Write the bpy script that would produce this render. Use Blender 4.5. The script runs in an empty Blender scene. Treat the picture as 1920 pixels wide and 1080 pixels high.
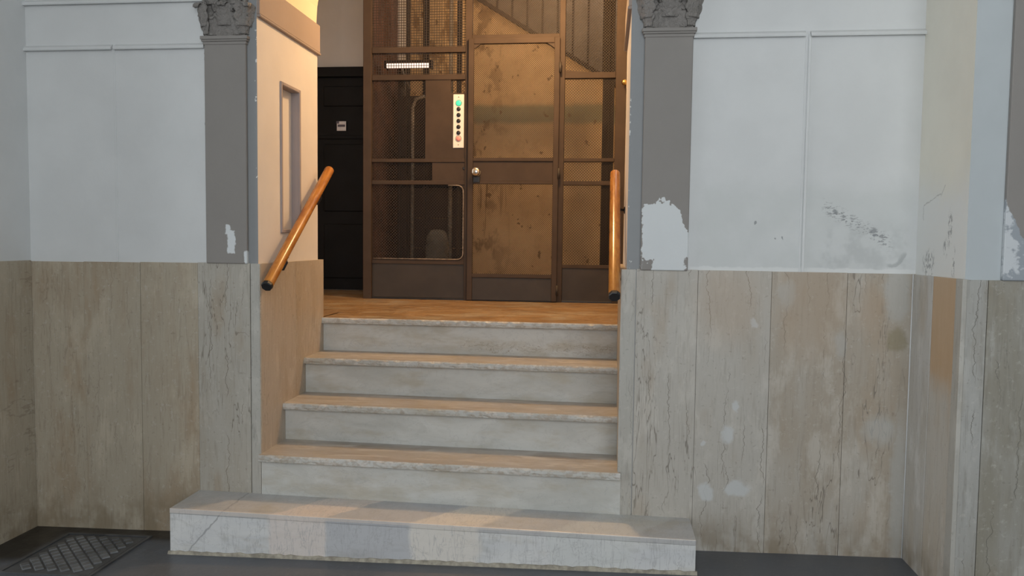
import bpy, bmesh, math, random
from mathutils import Vector, Matrix
random.seed(7)
S = bpy.context.scene
COL = S.collection

# ------------------------------------------------------------------ camera, sky, light, exposure
cd = bpy.data.cameras.new('camera'); cam = bpy.data.objects.new('camera', cd); COL.objects.link(cam)
cd.sensor_width = 36.0; cd.lens = 28.353; cd.clip_start = 0.05
_r = Vector((0.99316, 0.11613, 0.01199)); _u = Vector((-0.01885, 0.05819, 0.99813)); _f = Vector((-0.11522, 0.99153, -0.05998))
m = Matrix((_r, _u, -_f)).transposed().to_4x4(); m.translation = Vector((0, -3.3851, 1.3096))
cam.matrix_world = m
S.camera = cam

W = bpy.data.worlds.new('sky'); S.world = W; W.use_nodes = True
W.node_tree.nodes['Background'].inputs[0].default_value = (0.93, 0.97, 1.0, 1)
W.node_tree.nodes['Background'].inputs[1].default_value = 4.7
# the open ends of the passage let the daylight in (portals: they only guide the sampling)
def portal(name, loc, rot, sx, sy):
    l = bpy.data.lights.new(name, 'AREA'); l.shape = 'RECTANGLE'; l.size = sx; l.size_y = sy; l.cycles.is_portal = True
    o = bpy.data.objects.new(name, l); COL.objects.link(o); o.location = loc; o.rotation_euler = rot
PX0, PX1, PY = -5.6, 5.0, -5.4          # passage: left end, right end, far side behind the camera
portal('street_portal', (PX0+.03, -1.62, 1.05), (math.radians(90), 0, math.radians(-90)), 2.3, 2.2)
portal('window_portal', (.6, PY+.03, 2.35), (math.radians(90), 0, 0), 3.0, 2.9)

def lamp(name, loc, watts, col, radius):
    l = bpy.data.lights.new(name, 'POINT'); l.energy = watts; l.color = col; l.shadow_soft_size = radius
    o = bpy.data.objects.new(name, l); COL.objects.link(o); o.location = loc; return o
WARM = (1.0, 0.60, 0.27)
lamp('hall_ceiling_lamp', (-0.42, 1.28, 3.0), 102, WARM, 0.11)
lamp('shaft_fill', (-0.55, 2.70, 4.15), 22, WARM, 0.07)  # unseen fill light, added to brighten the beige wall behind the lift
lamp('stairwell_fill', (-0.1, 4.0, 4.2), 17, WARM, 0.07)  # added out of view to brighten the back of the stairwell

S.view_settings.view_transform = 'Standard'; S.view_settings.look = 'None'
S.view_settings.gamma = 1.0; S.view_settings.use_curve_mapping = False
S.view_settings.exposure = 0.07

# ------------------------------------------------------------------ mesh helper
class MB:
    def __init__(s): s.v = []; s.f = []; s.sm = set()
    def add(s, vs, fs, smooth=False):
        b = len(s.v); s.v += [tuple(p) for p in vs]
        for f in fs:
            if smooth: s.sm.add(len(s.f))
            s.f.append(tuple(i + b for i in f))
        return s
    def quad(s, *p): return s.add(p, [tuple(range(len(p)))])
    def box(s, x0, x1, y0, y1, z0, z1, bev=0.0, seg=1):
        if bev <= 0:
            return s.add([(x, y, z) for z in (z0, z1) for y in (y0, y1) for x in (x0, x1)],
                  [(0, 2, 3, 1), (4, 5, 7, 6), (0, 1, 5, 4), (2, 6, 7, 3), (0, 4, 6, 2), (1, 3, 7, 5)])
        bm = bmesh.new(); bmesh.ops.create_cube(bm, size=1)
        for v in bm.verts:
            v.co = Vector(((x0+x1)/2 + v.co.x*(x1-x0), (y0+y1)/2 + v.co.y*(y1-y0), (z0+z1)/2 + v.co.z*(z1-z0)))
        bmesh.ops.bevel(bm, geom=bm.edges[:], offset=bev, segments=seg, affect='EDGES', profile=0.5)
        return s.bm(bm)
    def bm(s, bm, smooth=False):
        bm.verts.index_update()
        s.add([v.co[:] for v in bm.verts], [[v.index for v in f.verts] for f in bm.faces], smooth); bm.free(); return s
    def prism(s, pts, off, smooth=False):
        """polygon pts (3D list) extruded along off"""
        n = len(pts); o = Vector(off); a = [Vector(p) for p in pts]
        s.add([p[:] for p in a] + [(p+o)[:] for p in a], [tuple(range(n-1, -1, -1)), tuple(range(n, 2*n))])
        b = len(s.v) - 2*n
        for i in range(n):
            j = (i+1) % n
            if smooth: s.sm.add(len(s.f))
            s.f.append((b+i, b+j, b+n+j, b+n+i))
        return s
    def tube(s, path, rad, n=8, cap=True, smooth=True):
        path = [Vector(p) for p in path]; rings = []
        rads = rad if isinstance(rad, (list, tuple)) else [rad]*len(path)
        t0 = (path[1]-path[0]).normalized(); ref = Vector((0, 0, 1)) if abs(t0.z) < .9 else Vector((1, 0, 0))
        base = len(s.v); nrm = t0.cross(ref).normalized()
        for i, p in enumerate(path):
            a = path[max(i-1, 0)]; b = path[min(i+1, len(path)-1)]; t = (b-a).normalized()
            nrm = (nrm - t*nrm.dot(t)).normalized(); bi = t.cross(nrm)
            for k in range(n):
                an = 2*math.pi*(k+.5)/n
                s.v.append((p + (nrm*math.cos(an) + bi*math.sin(an))*rads[i])[:])
        for i in range(len(path)-1):
            for k in range(n):
                if smooth: s.sm.add(len(s.f))
                k2 = (k+1) % n
                s.f.append((base+i*n+k, base+i*n+k2, base+(i+1)*n+k2, base+(i+1)*n+k))
        if cap:
            s.f.append(tuple(base+k for k in range(n-1, -1, -1))); e = base+(len(path)-1)*n
            s.f.append(tuple(e+k for k in range(n)))
        return s
    def lathe(s, origin, axis, prof, n=20):
        """prof: list of (distance along axis, radius)"""
        o = Vector(origin); a = Vector(axis).normalized()
        return s.tube([o + a*d for d, r in prof], [max(r, 1e-4) for d, r in prof], n)
    def grid(s, fn, nu, nv, smooth=True):
        b = len(s.v)
        for j in range(nv+1):
            for i in range(nu+1): s.v.append(tuple(fn(i/nu, j/nv)))
        for j in range(nv):
            for i in range(nu):
                if smooth: s.sm.add(len(s.f))
                p = b + j*(nu+1) + i; s.f.append((p, p+1, p+nu+2, p+nu+1))
        return s
    def build(s, name, mat=None, parent=None, loc=(0, 0, 0), fix=True):
        me = bpy.data.meshes.new(name); L = Vector(loc)
        me.from_pydata([tuple(Vector(v)-L) for v in s.v], [], s.f)
        for i in s.sm: me.polygons[i].use_smooth = True
        if fix:
            bm = bmesh.new(); bm.from_mesh(me); bmesh.ops.recalc_face_normals(bm, faces=bm.faces[:]); bm.to_mesh(me); bm.free()
        me.update()
        if mat: me.materials.append(mat)
        o = bpy.data.objects.new(name, me); COL.objects.link(o)
        if parent is not None:
            o.parent = parent; pw = wloc(parent); o.location = L - pw
        else: o.location = L
        return o

def wloc(o):
    l = Vector(o.location)
    while o.parent: o = o.parent; l = l + Vector(o.location)
    return l

def tag(o, label=None, cat=None, group=None, kind=None):
    if label: o['label'] = label
    if cat: o['category'] = cat
    if group: o['group'] = group
    if kind: o['kind'] = kind
    return o

def empty(name, loc, label, cat, group=None):
    o = bpy.data.objects.new(name, None); COL.objects.link(o); o.location = loc; o.empty_display_size = .1
    return tag(o, label, cat, group)

def copy_tree(o, parent=None):
    c = o.copy(); COL.objects.link(c)
    if parent is not None: c.parent = parent
    for ch in list(o.children): copy_tree(ch, c)
    return c

# ------------------------------------------------------------------ material helper (all coordinates in metres of the place)
def lin(r, g, b):
    f = lambda c: (c/255/12.92) if c/255 <= .04045 else ((c/255+.055)/1.055)**2.4
    return (f(r), f(g), f(b), 1.0)

class MT:
    def __init__(s, name, rough=.6, metal=0.0, spec=.5):
        s.m = bpy.data.materials.new(name); s.m.use_nodes = True; s.nt = s.m.node_tree
        s.b = s.nt.nodes['Principled BSDF']
        s.b.inputs['Roughness'].default_value = rough; s.b.inputs['Metallic'].default_value = metal
        s.b.inputs['Specular IOR Level'].default_value = spec
        g = s.nt.nodes.new('ShaderNodeNewGeometry'); s.pos = g.outputs['Position']
        sp = s.nt.nodes.new('ShaderNodeSeparateXYZ'); s.L(s.pos, sp.inputs[0]); s.X, s.Y, s.Z = sp.outputs
    def L(s, a, b): s.nt.links.new(a, b)
    def put(s, sock, v):
        if hasattr(v, 'is_output'): s.L(v, sock)
        else: sock.default_value = v
    def math(s, op, a, b=None, c=None, clamp=False):
        n = s.nt.nodes.new('ShaderNodeMath'); n.operation = op; n.use_clamp = clamp
        for i, v in enumerate((a, b, c)):
            if v is not None: s.put(n.inputs[i], v)
        return n.outputs[0]
    def noise(s, scale, detail=3, rough=.55, off=0.0, dist=0.0, col=False):
        if not isinstance(scale, tuple): scale = (scale,)*3
        mp = s.nt.nodes.new('ShaderNodeMapping'); s.L(s.pos, mp.inputs[0])
        mp.inputs['Scale'].default_value = scale; mp.inputs['Location'].default_value = (off, off*1.7, off*.6)
        n = s.nt.nodes.new('ShaderNodeTexNoise'); s.L(mp.outputs[0], n.inputs['Vector'])
        n.inputs['Scale'].default_value = 1; n.inputs['Detail'].default_value = detail
        n.inputs['Roughness'].default_value = rough; n.inputs['Distortion'].default_value = dist
        return n.outputs['Color' if col else 'Fac']
    def step(s, v, a, b, lo=0.0, hi=1.0):
        n = s.nt.nodes.new('ShaderNodeMapRange'); n.interpolation_type = 'SMOOTHSTEP'
        s.put(n.inputs[0], v); n.inputs[1].default_value = a; n.inputs[2].default_value = b
        n.inputs[3].default_value = lo; n.inputs[4].default_value = hi; return n.outputs[0]
    def mix(s, fac, a, b):
        n = s.nt.nodes.new('ShaderNodeMix'); n.data_type = 'RGBA'
        s.put(n.inputs[0], fac); s.put(n.inputs[6], a); s.put(n.inputs[7], b); return n.outputs[2]
    def mul(s, a, b): return s.math('MULTIPLY', a, b)
    def mx(s, *a):
        r = a[0]
        for b in a[1:]: r = s.math('MAXIMUM', r, b)
        return r
    def jit(s, v, scale, amp, off=0.0, detail=3):
        n = s.noise(scale, detail, .6, off); return s.math('MULTIPLY_ADD', s.math('SUBTRACT', n, .5), amp*2, v)
    def box(s, u, w, u0, u1, w0, w1, soft=.004):
        a = s.mul(s.step(u, u0-soft, u0+soft), s.step(u, u1-soft, u1+soft, 1, 0))
        return s.mul(a, s.mul(s.step(w, w0-soft, w0+soft), s.step(w, w1-soft, w1+soft, 1, 0)))
    def blob(s, u, w, cu, cw, ru, rw, soft=.3):
        a = s.math('DIVIDE', s.math('SUBTRACT', u, cu), ru); b = s.math('DIVIDE', s.math('SUBTRACT', w, cw), rw)
        d = s.math('SQRT', s.math('ADD', s.mul(a, a), s.mul(b, b)))
        return s.step(d, 1-soft, 1+soft, 1, 0)
    def bump(s, h, strength=.3, dist=.01):
        n = s.nt.nodes.new('ShaderNodeBump'); n.inputs['Strength'].default_value = strength; n.inputs['Distance'].default_value = dist
        s.L(h, n.inputs['Height']); s.L(n.outputs[0], s.b.inputs['Normal'])
    def rand(s):
        n = s.nt.nodes.new('ShaderNodeObjectInfo'); return n.outputs['Random']
    def done(s, col=None, rough=None):
        if col is not None: s.put(s.b.inputs['Base Color'], col)
        if rough is not None: s.put(s.b.inputs['Roughness'], rough)
        return s.m

# ---- plaster of the front wall
def plaster(name, base=(0.675, 0.69, 0.69, 1), front=False, returning=False, pier=False):
    t = MT(name, .85, spec=.25)
    n = t.noise(3.5, 4, .6, 3); n2 = t.noise(28, 3, .6, 9)
    c = t.mix(t.step(n, .3, .7), base, tuple(v*.94 for v in base[:3])+(1,))
    u = t.jit(t.X, 26, .012, 2.2); w = t.jit(t.Z, 26, .012, 5.1)
    u3 = t.jit(t.X, 9, .06, 2.2); w3 = t.jit(t.Z, 9, .06, 5.1)
    scuff = (0.24, 0.25, 0.26, 1)
    if front:
        # greyer, unpainted repair low on the right-hand wall
        rep = t.mul(t.box(u3, w3, .37, 1.2, 1.0, 1.54, .05), t.step(t.noise(4, 4, .65, 13), .2, .6))
        c = t.mix(t.mul(rep, .6), c, (0.565, 0.59, 0.58, 1))
        fine = t.step(t.noise((55, 55, 140), 3, .7, 21), .52, .60)
        line = t.math('ADD', t.Z, t.mul(t.math('SUBTRACT', t.X, .98), .56))
        band = t.mul(t.step(t.math('ABSOLUTE', t.math('SUBTRACT', line, 1.395)), .005, .045, 1, 0), t.box(t.X, t.Z, .87, 1.13, 1.2, 1.6, .02))
        c = t.mix(t.mul(t.mul(band, fine), .9), c, scuff)
        spots = t.mx(t.blob(u, w, .912, 1.437, .010, .006, .6), t.blob(u, w, .946, 1.418, .009, .006, .5), t.blob(u, w, 1.062, 1.362, .014, .009, .6),
                     t.blob(u, w, .60, 1.39, .004, .008), t.blob(u, w, .71, 1.33, .003, .008), t.blob(u, w, .68, 1.33, .003, .004))
        c = t.mix(t.mul(spots, .75), c, scuff)
        dirt = t.mul(t.box(u3, w3, .84, 1.2, 1.2, 1.38, .05), t.step(t.noise(11, 3, .6, 31), .42, .62))
        c = t.mix(t.mul(dirt, .38), c, (0.40, 0.42, 0.42, 1))
        lip = t.mul(t.step(t.jit(t.Z, 22, .012), 1.205, 1.212, 1, 0), t.step(t.X, .33, .35))
        c = t.mix(t.mul(lip, .7), c, (0.74, 0.755, 0.75, 1))
        arc = t.mul(t.blob(u, w, 1.13, 1.27, .06, .055, .05), t.math('SUBTRACT', 1.0, t.blob(u, w, 1.122, 1.278, .053, .05, .1)))
        arc = t.mul(arc, t.box(t.X, t.Z, 1.12, 1.24, 1.19, 1.275, .01))
        c = t.mix(t.mul(arc, .6), c, (0.36, 0.38, 0.38, 1))
        # grey painted edge of the arch piers beside the pilasters
        edge = t.mul(t.step(u, -1.752, -1.748), t.step(t.jit(t.X, 14, .008, 4), .317, .320, 1, 0))
        low = t.step(t.Z, 1.188, 1.192)
        c = t.mix(t.mul(edge, low), c, t.mix(n2, (0.28, 0.29, 0.295, 1), (0.30, 0.31, 0.315, 1)))
        chips = t.mul(t.step(t.noise(40, 3, .6, 44), .60, .63), t.mx(t.box(t.X, t.Z, .06, .14, 1.18, 1.235, .01), t.box(t.X, t.Z, .085, .090, 1.3, 1.9, .002),
                      t.box(t.X, t.Z, -1.525, -1.508, 1.5, 2.2, .003)))
        c = t.mix(chips, c, (0.72, 0.72, 0.70, 1))
    if returning:
        v = t.jit(t.Y, 26, .012, 2.2); v3 = t.jit(t.Y, 7, .07, 2.2)
        c = t.mix(t.step(t.jit(t.Z, 6, .1, 8), 1.42, 1.62), (0.75, 0.76, 0.74, 1), c)
        mk = t.mul(t.mx(t.blob(v, w, -.31, 1.37, .02, .06, .5), t.blob(v, w, -.28, 1.30, .02, .03, .5), t.blob(v, w, -.13, 1.235, .05, .05, .5), t.blob(v, w, -.35, 1.24, .012, .05, .5)),
                   t.step(t.noise((30, 60, 40), 3, .7, 17), .48, .6))
        c = t.mix(t.mul(mk, .8), c, (0.27, 0.28, 0.28, 1))
        crack = t.mx(t.box(v, w, -.060, -.056, 1.40, 1.46, .002), t.box(t.Y, t.math('ADD', t.jit(t.Z, 30, .012), t.mul(t.Y, .25)), -.22, -.058, 1.443, 1.447, .002), t.box(t.math('ADD', t.jit(t.Y, 30, .01), t.mul(t.Z, .8)), w, .97, .976, 1.49, 1.53, .003))
        c = t.mix(t.mul(crack, .6), c, (0.36, 0.36, 0.34, 1))
    t.bump(t.math('ADD', n, t.mul(n2, .35)), .25, .006)
    return t.done(c)

HB = 0.1616
M = {}
M['plaster_front'] = plaster('painted_plaster_worn', front=True)
M['plaster'] = plaster('painted_plaster')
M['plaster_return'] = plaster('old_cream_plaster', (0.79, 0.77, 0.68, 1), returning=True)
M['plaster_blue'] = plaster('bluish_plaster', (0.50, 0.54, 0.555, 1))
M['plaster_hall'] = plaster('hall_plaster', (0.60, 0.58, 0.56, 1))
M['plaster_warm'] = plaster('reveal_plaster', (0.70, 0.66, 0.62, 1))
M['soffit'] = plaster('soffit_cream', (0.78, 0.70, 0.50, 1))
M['impost'] = plaster('impost_mauve', (0.36, 0.29, 0.25, 1))
M['moulding_mauve'] = plaster('moulding_mauve', (0.36, 0.31, 0.30, 1))
M['ceiling'] = plaster('ceiling_plaster', (0.6, 0.6, 0.58, 1))

# ---- grey paint of the pilasters with the bare patches
def grey_paint(name, patch=None):
    t = MT(name, .7, spec=.3)
    n = t.noise(30, 3, .6, 4); n1 = t.noise(4, 3, .6, 6)
    c = t.mix(n1, (0.24, 0.225, 0.21, 1), (0.29, 0.273, 0.255, 1))
    if patch == 'left':
        u = t.jit(t.X, 40, .012, 1); w = t.jit(t.Z, 40, .012, 2)
        p = t.mx(t.box(u, w, -1.647, -1.612, 1.235, 1.335, .003), t.box(u, w, -1.655, -1.635, 1.32, 1.36, .003), t.box(u, w, -1.57, -1.55, 1.18, 1.245, .003))
        c = t.mix(p, c, (0.66, 0.69, 0.70, 1))
    if patch == 'right':
        u = t.jit(t.X, 60, .016, 1, 1); w = t.jit(t.jit(t.Z, 60, .034, 2, 1), 18, .03, 7, 1)
        lim = t.math('SUBTRACT', 1.47, t.mul(t.step(t.X, .262, .335), .12))
        p = t.mul(t.step(u, .143, .147), t.step(t.math('SUBTRACT', w, lim), -.003, .003, 1, 0))
        keep = t.mx(t.box(u, w, .145, .188, 1.18, 1.238, .003), t.box(u, w, .322, .36, 1.18, 1.245, .003))
        p = t.mul(p, t.math('SUBTRACT', 1.0, keep))
        c = t.mix(p, c, t.mix(n1, (0.62, 0.65, 0.66, 1), (0.68, 0.705, 0.71, 1)))
    if patch == 'far':
        u = t.jit(t.X, 30, .02, 1); w = t.jit(t.Z, 30, .03, 2)
        lim = t.math('SUBTRACT', 1.45, t.mul(t.math('SUBTRACT', t.X, 1.345), 2.2))
        p = t.step(t.math('SUBTRACT', w, lim), -.004, .004, 1, 0)
        c = t.mix(p, c, t.mix(t.step(t.noise(22, 3, .6, 7), .45, .55), (0.33, 0.36, 0.39, 1), (0.58, 0.61, 0.63, 1)))
    t.bump(n, .2, .004)
    return t.done(c)
M['grey'] = grey_paint('grey_paint'); M['grey_l'] = grey_paint('grey_paint_chipped', 'left')
M['grey_r'] = grey_paint('grey_paint_bare_patch', 'right'); M['grey_f'] = grey_paint('grey_paint_peeling', 'far')

# ---- travertine-like marble slabs
def travertine(name, a=(0.36, 0.282, 0.196, 1), b=(0.42, 0.37, 0.288, 1), vein=.32, face='front', spots=False, grey=0.0):
    t = MT(name, .42, spec=.4)
    U = t.X if face == 'front' else t.Y
    r = t.rand()
    big = t.noise((3.2, 3.2, 1.1), 3, .55, 2); mid = t.noise((14, 14, 2.2), 4, .6, 5); fine = t.noise((90, 90, 7), 3, .65, 7); gr = t.noise(45, 4, .7, 8)
    f = t.math('ADD', t.mul(big, .55), t.math('ADD', t.mul(mid, .35), t.mul(r, .22)))
    c = t.mix(t.step(f, .42, .66), a, b)
    cl = t.noise((9, 9, 4), 4, .65, 61); c = t.mix(t.mul(t.step(cl, .52, .68), .45), c, tuple(min(1, v*1.28+.015) for v in b[:3])+(1,))
    c = t.mix(t.mul(t.step(t.noise((6, 6, 2), 3, .6, 66), .52, .70), .45), c, (a[0]*.92, a[1]*.80, a[2]*.66, 1))
    c = t.mix(t.mul(t.step(fine, .5, .72), .35), c, tuple(v*.66 for v in a[:3])+(1,))
    c = t.mix(t.mul(t.step(gr, .55, .72), .38), c, (0.56, 0.54, 0.49, 1))
    c = t.mix(t.mul(t.step(t.noise(70, 2, .6, 12), .64, .72), .3), c, tuple(v*.5 for v in a[:3])+(1,))
    # thin wandering veins
    vn = t.noise((11, 11, 1.4), 4, .62, 15, .5)
    ridge = t.step(t.math('ABSOLUTE', t.math('SUBTRACT', vn, .5)), .001, .009, 1, 0)
    where = t.step(t.noise((2.5, 2.5, 1.6), 2, .5, 19), .47, .60)
    c = t.mix(t.mul(t.mul(ridge, where), vein), c, tuple(v*.42 for v in a[:3])+(1,))
    # long meandering cracks in the stone
    wn = t.math('MULTIPLY_ADD', t.math('SUBTRACT', t.noise((3, 3, 10), 4, .62, 71), .5), .085, U)
    ln = t.math('ABSOLUTE', t.math('SUBTRACT', t.math('FRACT', t.math('DIVIDE', wn, .077)), .5))
    brk = t.step(t.noise((13, 13, 3.2), 2, .5, 77), .50, .60)
    c = t.mix(t.mul(t.mul(t.step(ln, .006, .026, 1, 0), brk), min(1, vein*1.1)), c, tuple(v*.45 for v in a[:3])+(1,))
    # dirt that has risen from the floor
    low = t.mul(t.step(t.Z, .02, .24, 1, 0), t.step(t.noise((9, 9, 6), 3, .6, 23), .38, .62))
    c = t.mix(t.mul(low, .6), c, (0.215, 0.165, 0.10, 1))
    if grey: c = t.mix(grey, c, (0.36, 0.36, 0.345, 1))
    if spots:
        u = t.jit(t.X, 14, .03, 1); w = t.jit(t.Z, 14, .04, 2)
        pale = t.mx(t.blob(u, w, .603, .986, .012, .017), t.blob(u, w, .54, .643, .016, .018), t.blob(u, w, .511, .512, .027, .034), t.blob(u, w, .415, .475, .011, .014),
                    t.blob(u, w, .56, .292, .05, .032), t.blob(u, w, .43, .27, .03, .035))
        c = t.mix(t.mul(pale, .8), c, (0.55, 0.565, 0.56, 1))
        soft = t.mx(t.blob(u, w, 1.16, 1.11, .05, .11, .35), t.blob(u, w, 1.11, .56, .06, .06, .5), t.blob(u, w, .73, 1.10, .04, .06, .4), t.blob(u, w, .95, .9, .025, .06, .5), t.blob(u, w, 1.19, .3, .03, .3, .5))
        c = t.mix(t.mul(soft, .6), c, (0.46, 0.465, 0.445, 1))
        c = t.mix(t.mul(t.blob(u, w, 1.165, .925, .04, .05, .25), .7), c, (0.27, 0.235, 0.15, 1))
        warm = t.mx(t.blob(u, w, .5, 1.06, .12, .16, .6), t.blob(u, w, .83, 1.05, .13, .2, .6), t.blob(u, w, 1.06, 1.05, .05, .1, .6))
        c = t.mix(t.mul(warm, .42), c, (0.42, 0.31, 0.21, 1))
    if face == 'orange':
        w = t.jit(t.Z, 8, .08, 2)
        c = t.mix(t.mul(t.step(w, .72, .86), .8), c, (0.52, 0.335, 0.18, 1))
    t.bump(t.math('ADD', fine, gr), .12, .003)
    return t.done(c, t.step(mid, .3, .7, .34, .55))
M['slab'] = travertine('travertine_slab')
M['slab_l'] = travertine('travertine_slab_greyish', (0.345, 0.295, 0.225, 1), (0.42, 0.395, 0.345, 1), vein=.75)
M['slab_r'] = travertine('travertine_slab_spotted', (0.385, 0.335, 0.27, 1), (0.455, 0.43, 0.385, 1), spots=True, vein=.75)
M['slab_edge'] = travertine('travertine_pale_strip', (0.385, 0.36, 0.315, 1), (0.44, 0.425, 0.385, 1), vein=.35)
M['slab_side'] = travertine('travertine_slab_return', (0.48, 0.45, 0.40, 1), (0.56, 0.55, 0.53, 1), face='side')
M['slab_orange'] = travertine('travertine_slab_stained', (0.48, 0.42, 0.34, 1), (0.52, 0.49, 0.44, 1), face='orange')
M['slab_grey'] = travertine('travertine_slab_grey', (0.29, 0.27, 0.22, 1), (0.40, 0.395, 0.37, 1), vein=.7)
M['slab_reveal'] = travertine('travertine_slab_reveal', (0.40, 0.33, 0.245, 1), (0.44, 0.38, 0.31, 1), face='side', vein=.3)

# ---- white marble of the steps
def marble(name, a=(0.46, 0.46, 0.43, 1), b=(0.57, 0.57, 0.54, 1), warm=0.0, chips=False, bands=False, wear=False):
    t = MT(name, .36, spec=.45)
    n = t.noise((2.6, 4, 7), 4, .6, 3, .6); n2 = t.noise((7, 7, 16), 4, .65, 6, .8); n3 = t.noise(60, 3, .6, 2)
    c = t.mix(t.step(n, .32, .68), a, b)
    c = t.mix(t.mul(t.step(n2, .52, .72), .4), c, (0.40, 0.40, 0.37, 1))
    c = t.mix(t.mul(t.step(t.noise((3, 5, 9), 4, .65, 41), .47, .70), .6), c, (0.40, 0.355, 0.27, 1))
    scr = t.mul(t.step(t.math('ABSOLUTE', t.math('SUBTRACT', t.noise((14, 14, 30), 4, .7, 52, 1.0), .5)), .0, .02, 1, 0), t.box(t.X, t.jit(t.Z, 8, .03), -.75, .05, .715, .77, .02))
    c = t.mix(t.mul(scr, .7), c, (0.22, 0.16, 0.10, 1))
    if warm: c = t.mix(warm, c, (0.42, 0.30, 0.21, 1))
    if wear: # polished path and dirt streaks running across the tread
        s = t.noise((2.4, 18, 18), 4, .62, 8, .5)
        c = t.mix(t.mul(t.step(s, .48, .66), .55), c, (0.25, 0.19, 0.13, 1))
        c = t.mix(t.mul(t.step(t.noise((4, 14, 14), 4, .62, 18, .4), .52, .64), .6), c, (0.56, 0.54, 0.50, 1))
        c = t.mix(t.mul(t.step(t.noise((2.2, 9, 4), 3, .6, 28), .45, .65), .5), c, (0.36, 0.345, 0.32, 1))
    if bands:
        k = t.math('SUBTRACT', t.X, t.mul(t.math('ADD', t.Y, .26), .75))
        k = t.jit(k, 6, .045)
        b1 = t.box(k, t.Z, -1.36, -1.12, -1, 1, .01); b2 = t.box(k, t.Z, -.76, -.50, -1, 1, .02); b3 = t.box(k, t.Z, -1.12, -.76, -1, 1, .012); b4 = t.box(k, t.Z, -.20, .12, -1, 1, .015)
        c = t.mix(t.mul(b1, .7), c, (0.70, 0.62, 0.57, 1)); c = t.mix(t.mul(b2, .7), c, (0.72, 0.67, 0.60, 1))
        c = t.mix(t.mul(b3, .65), c, (0.42, 0.43, 0.46, 1)); c = t.mix(t.mul(b4, .35), c, (0.60, 0.62, 0.59, 1))
        dv = t.step(t.math('ABSOLUTE', t.math('SUBTRACT', t.jit(t.X, 25, .012), t.math('MULTIPLY_ADD', t.Z, .85, -1.705))), .001, .006, 1, 0)
        c = t.mix(t.mul(t.mul(dv, t.step(t.X, -1.52, -1.50, 1, 0)), .65), c, (0.24, 0.24, 0.25, 1))
        st = t.noise((28, 8, 3.5), 4, .65, 14, .7)
        c = t.mix(t.mul(t.step(t.math('ABSOLUTE', t.math('SUBTRACT', st, .5)), .0, .022, 1, 0), .4), c, (0.33, 0.33, 0.34, 1))
    if bands:
        ew = t.mul(t.step(t.jit(t.Y, 30, .006), -.253, -.248, 1, 0), t.step(t.Z, HB-.012, HB-.008))
        c = t.mix(t.mul(ew, .55), c, (0.68, 0.61, 0.55, 1))
    if chips:
        ch = t.noise((38, 38, 60), 3, .65, 5)
        c = t.mix(t.mul(t.step(ch, .46, .60), .6), c, (0.36, 0.30, 0.24, 1))
        c = t.mix(t.mul(t.step(t.noise((22, 22, 40), 2, .6, 9), .58, .64), .6), c, (0.60, 0.57, 0.53, 1))
    veinn = t.noise((5, 5, 9), 5, .6, 25, 1.2)
    c = t.mix(t.mul(t.step(t.math('ABSOLUTE', t.math('SUBTRACT', veinn, .5)), .0, .012, 1, 0), .28), c, (0.33, 0.33, 0.33, 1))
    c = t.mix(t.mul(t.step(n3, .62, .72), .22), c, (0.34, 0.33, 0.30, 1))
    t.bump(t.math('ADD', n3, t.mul(n2, .6)), .15, .003)
    return t.done(c, t.step(n2, .3, .7, .28, .5))
M['riser'] = marble('white_marble_riser')
M['tread'] = marble('worn_marble_tread', (0.33, 0.31, 0.285, 1), (0.41, 0.39, 0.365, 1), warm=.06, wear=True)
M['nosing'] = marble('chipped_marble_edge', chips=True)
M['block'] = marble('veined_marble_block', (0.60, 0.61, 0.615, 1), (0.69, 0.69, 0.675, 1), bands=True)
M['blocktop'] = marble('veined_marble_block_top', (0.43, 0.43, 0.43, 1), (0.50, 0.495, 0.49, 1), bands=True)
M['landing'] = marble('ochre_marble_floor', (0.23, 0.135, 0.06, 1), (0.33, 0.205, 0.097, 1), wear=False)

def simple(name, col, rough=.5, metal=0.0, var=.15, scale=12, spec=.5, bump=.1, wear=None):
    t = MT(name, rough, metal, spec)
    n = t.noise(scale, 4, .6, 3)
    c = t.mix(t.step(n, .3, .7), tuple(v*(1-var) for v in col[:3])+(1,), tuple(min(1, v*(1+var)) for v in col[:3])+(1,))
    if wear: c = t.mix(t.mul(t.step(t.noise(scale*3, 3, .6, 11), .6, .7), .6), c, wear)
    if bump: t.bump(t.noise(scale*5, 3, .6, 5), bump, .003)
    return t.done(c)
M['iron'] = simple('brown_painted_iron', (0.058, 0.039, 0.028, 1), .65, 0, .12, 6, .25)
M['iron_dark'] = simple('dark_brown_kick_plate', (0.038, 0.029, 0.023, 1), .6, 0, .15, 7)
M['wire'] = simple('brown_wire', (0.034, 0.022, 0.014, 1), .65, 0, .1, 20, bump=0)
M['bead'] = simple('worn_edge_metal', (0.24, 0.19, 0.15, 1), .6, .2, .4, 40, bump=0)
M['black'] = simple('black_paint', (0.012, 0.012, 0.014, 1), .45, 0, .2, 10)
M['doorblack'] = simple('near_black_door_paint', (0.006, 0.006, 0.007, 1), .6, 0, .25, 6, .2)
M['steel'] = simple('dark_shaft_steel', (0.016, 0.012, 0.010, 1), .8, .0, .25, 9)
M['pipe'] = simple('pale_grey_pipe', (0.26, 0.225, 0.175, 1), .6, 0, .25, 14)
M['chrome'] = simple('chrome', (0.75, 0.72, 0.68, 1), .14, 1.0, .04, 10, bump=0)
M['brass'] = simple('brass', (0.65, 0.42, 0.13, 1), .3, 1.0, .1, 20, bump=0)
M['ivory'] = simple('ivory_faceplate', (0.80, 0.75, 0.70, 1), .4, 0, .03, 10, bump=0)
M['pink'] = simple('red_pink_button', (0.75, 0.28, 0.26, 1), .4, 0, .06, 60, bump=0)
M['paper'] = simple('printed_paper', (0.66, 0.64, 0.66, 1), .7, 0, .05, 40, bump=0)
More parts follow.
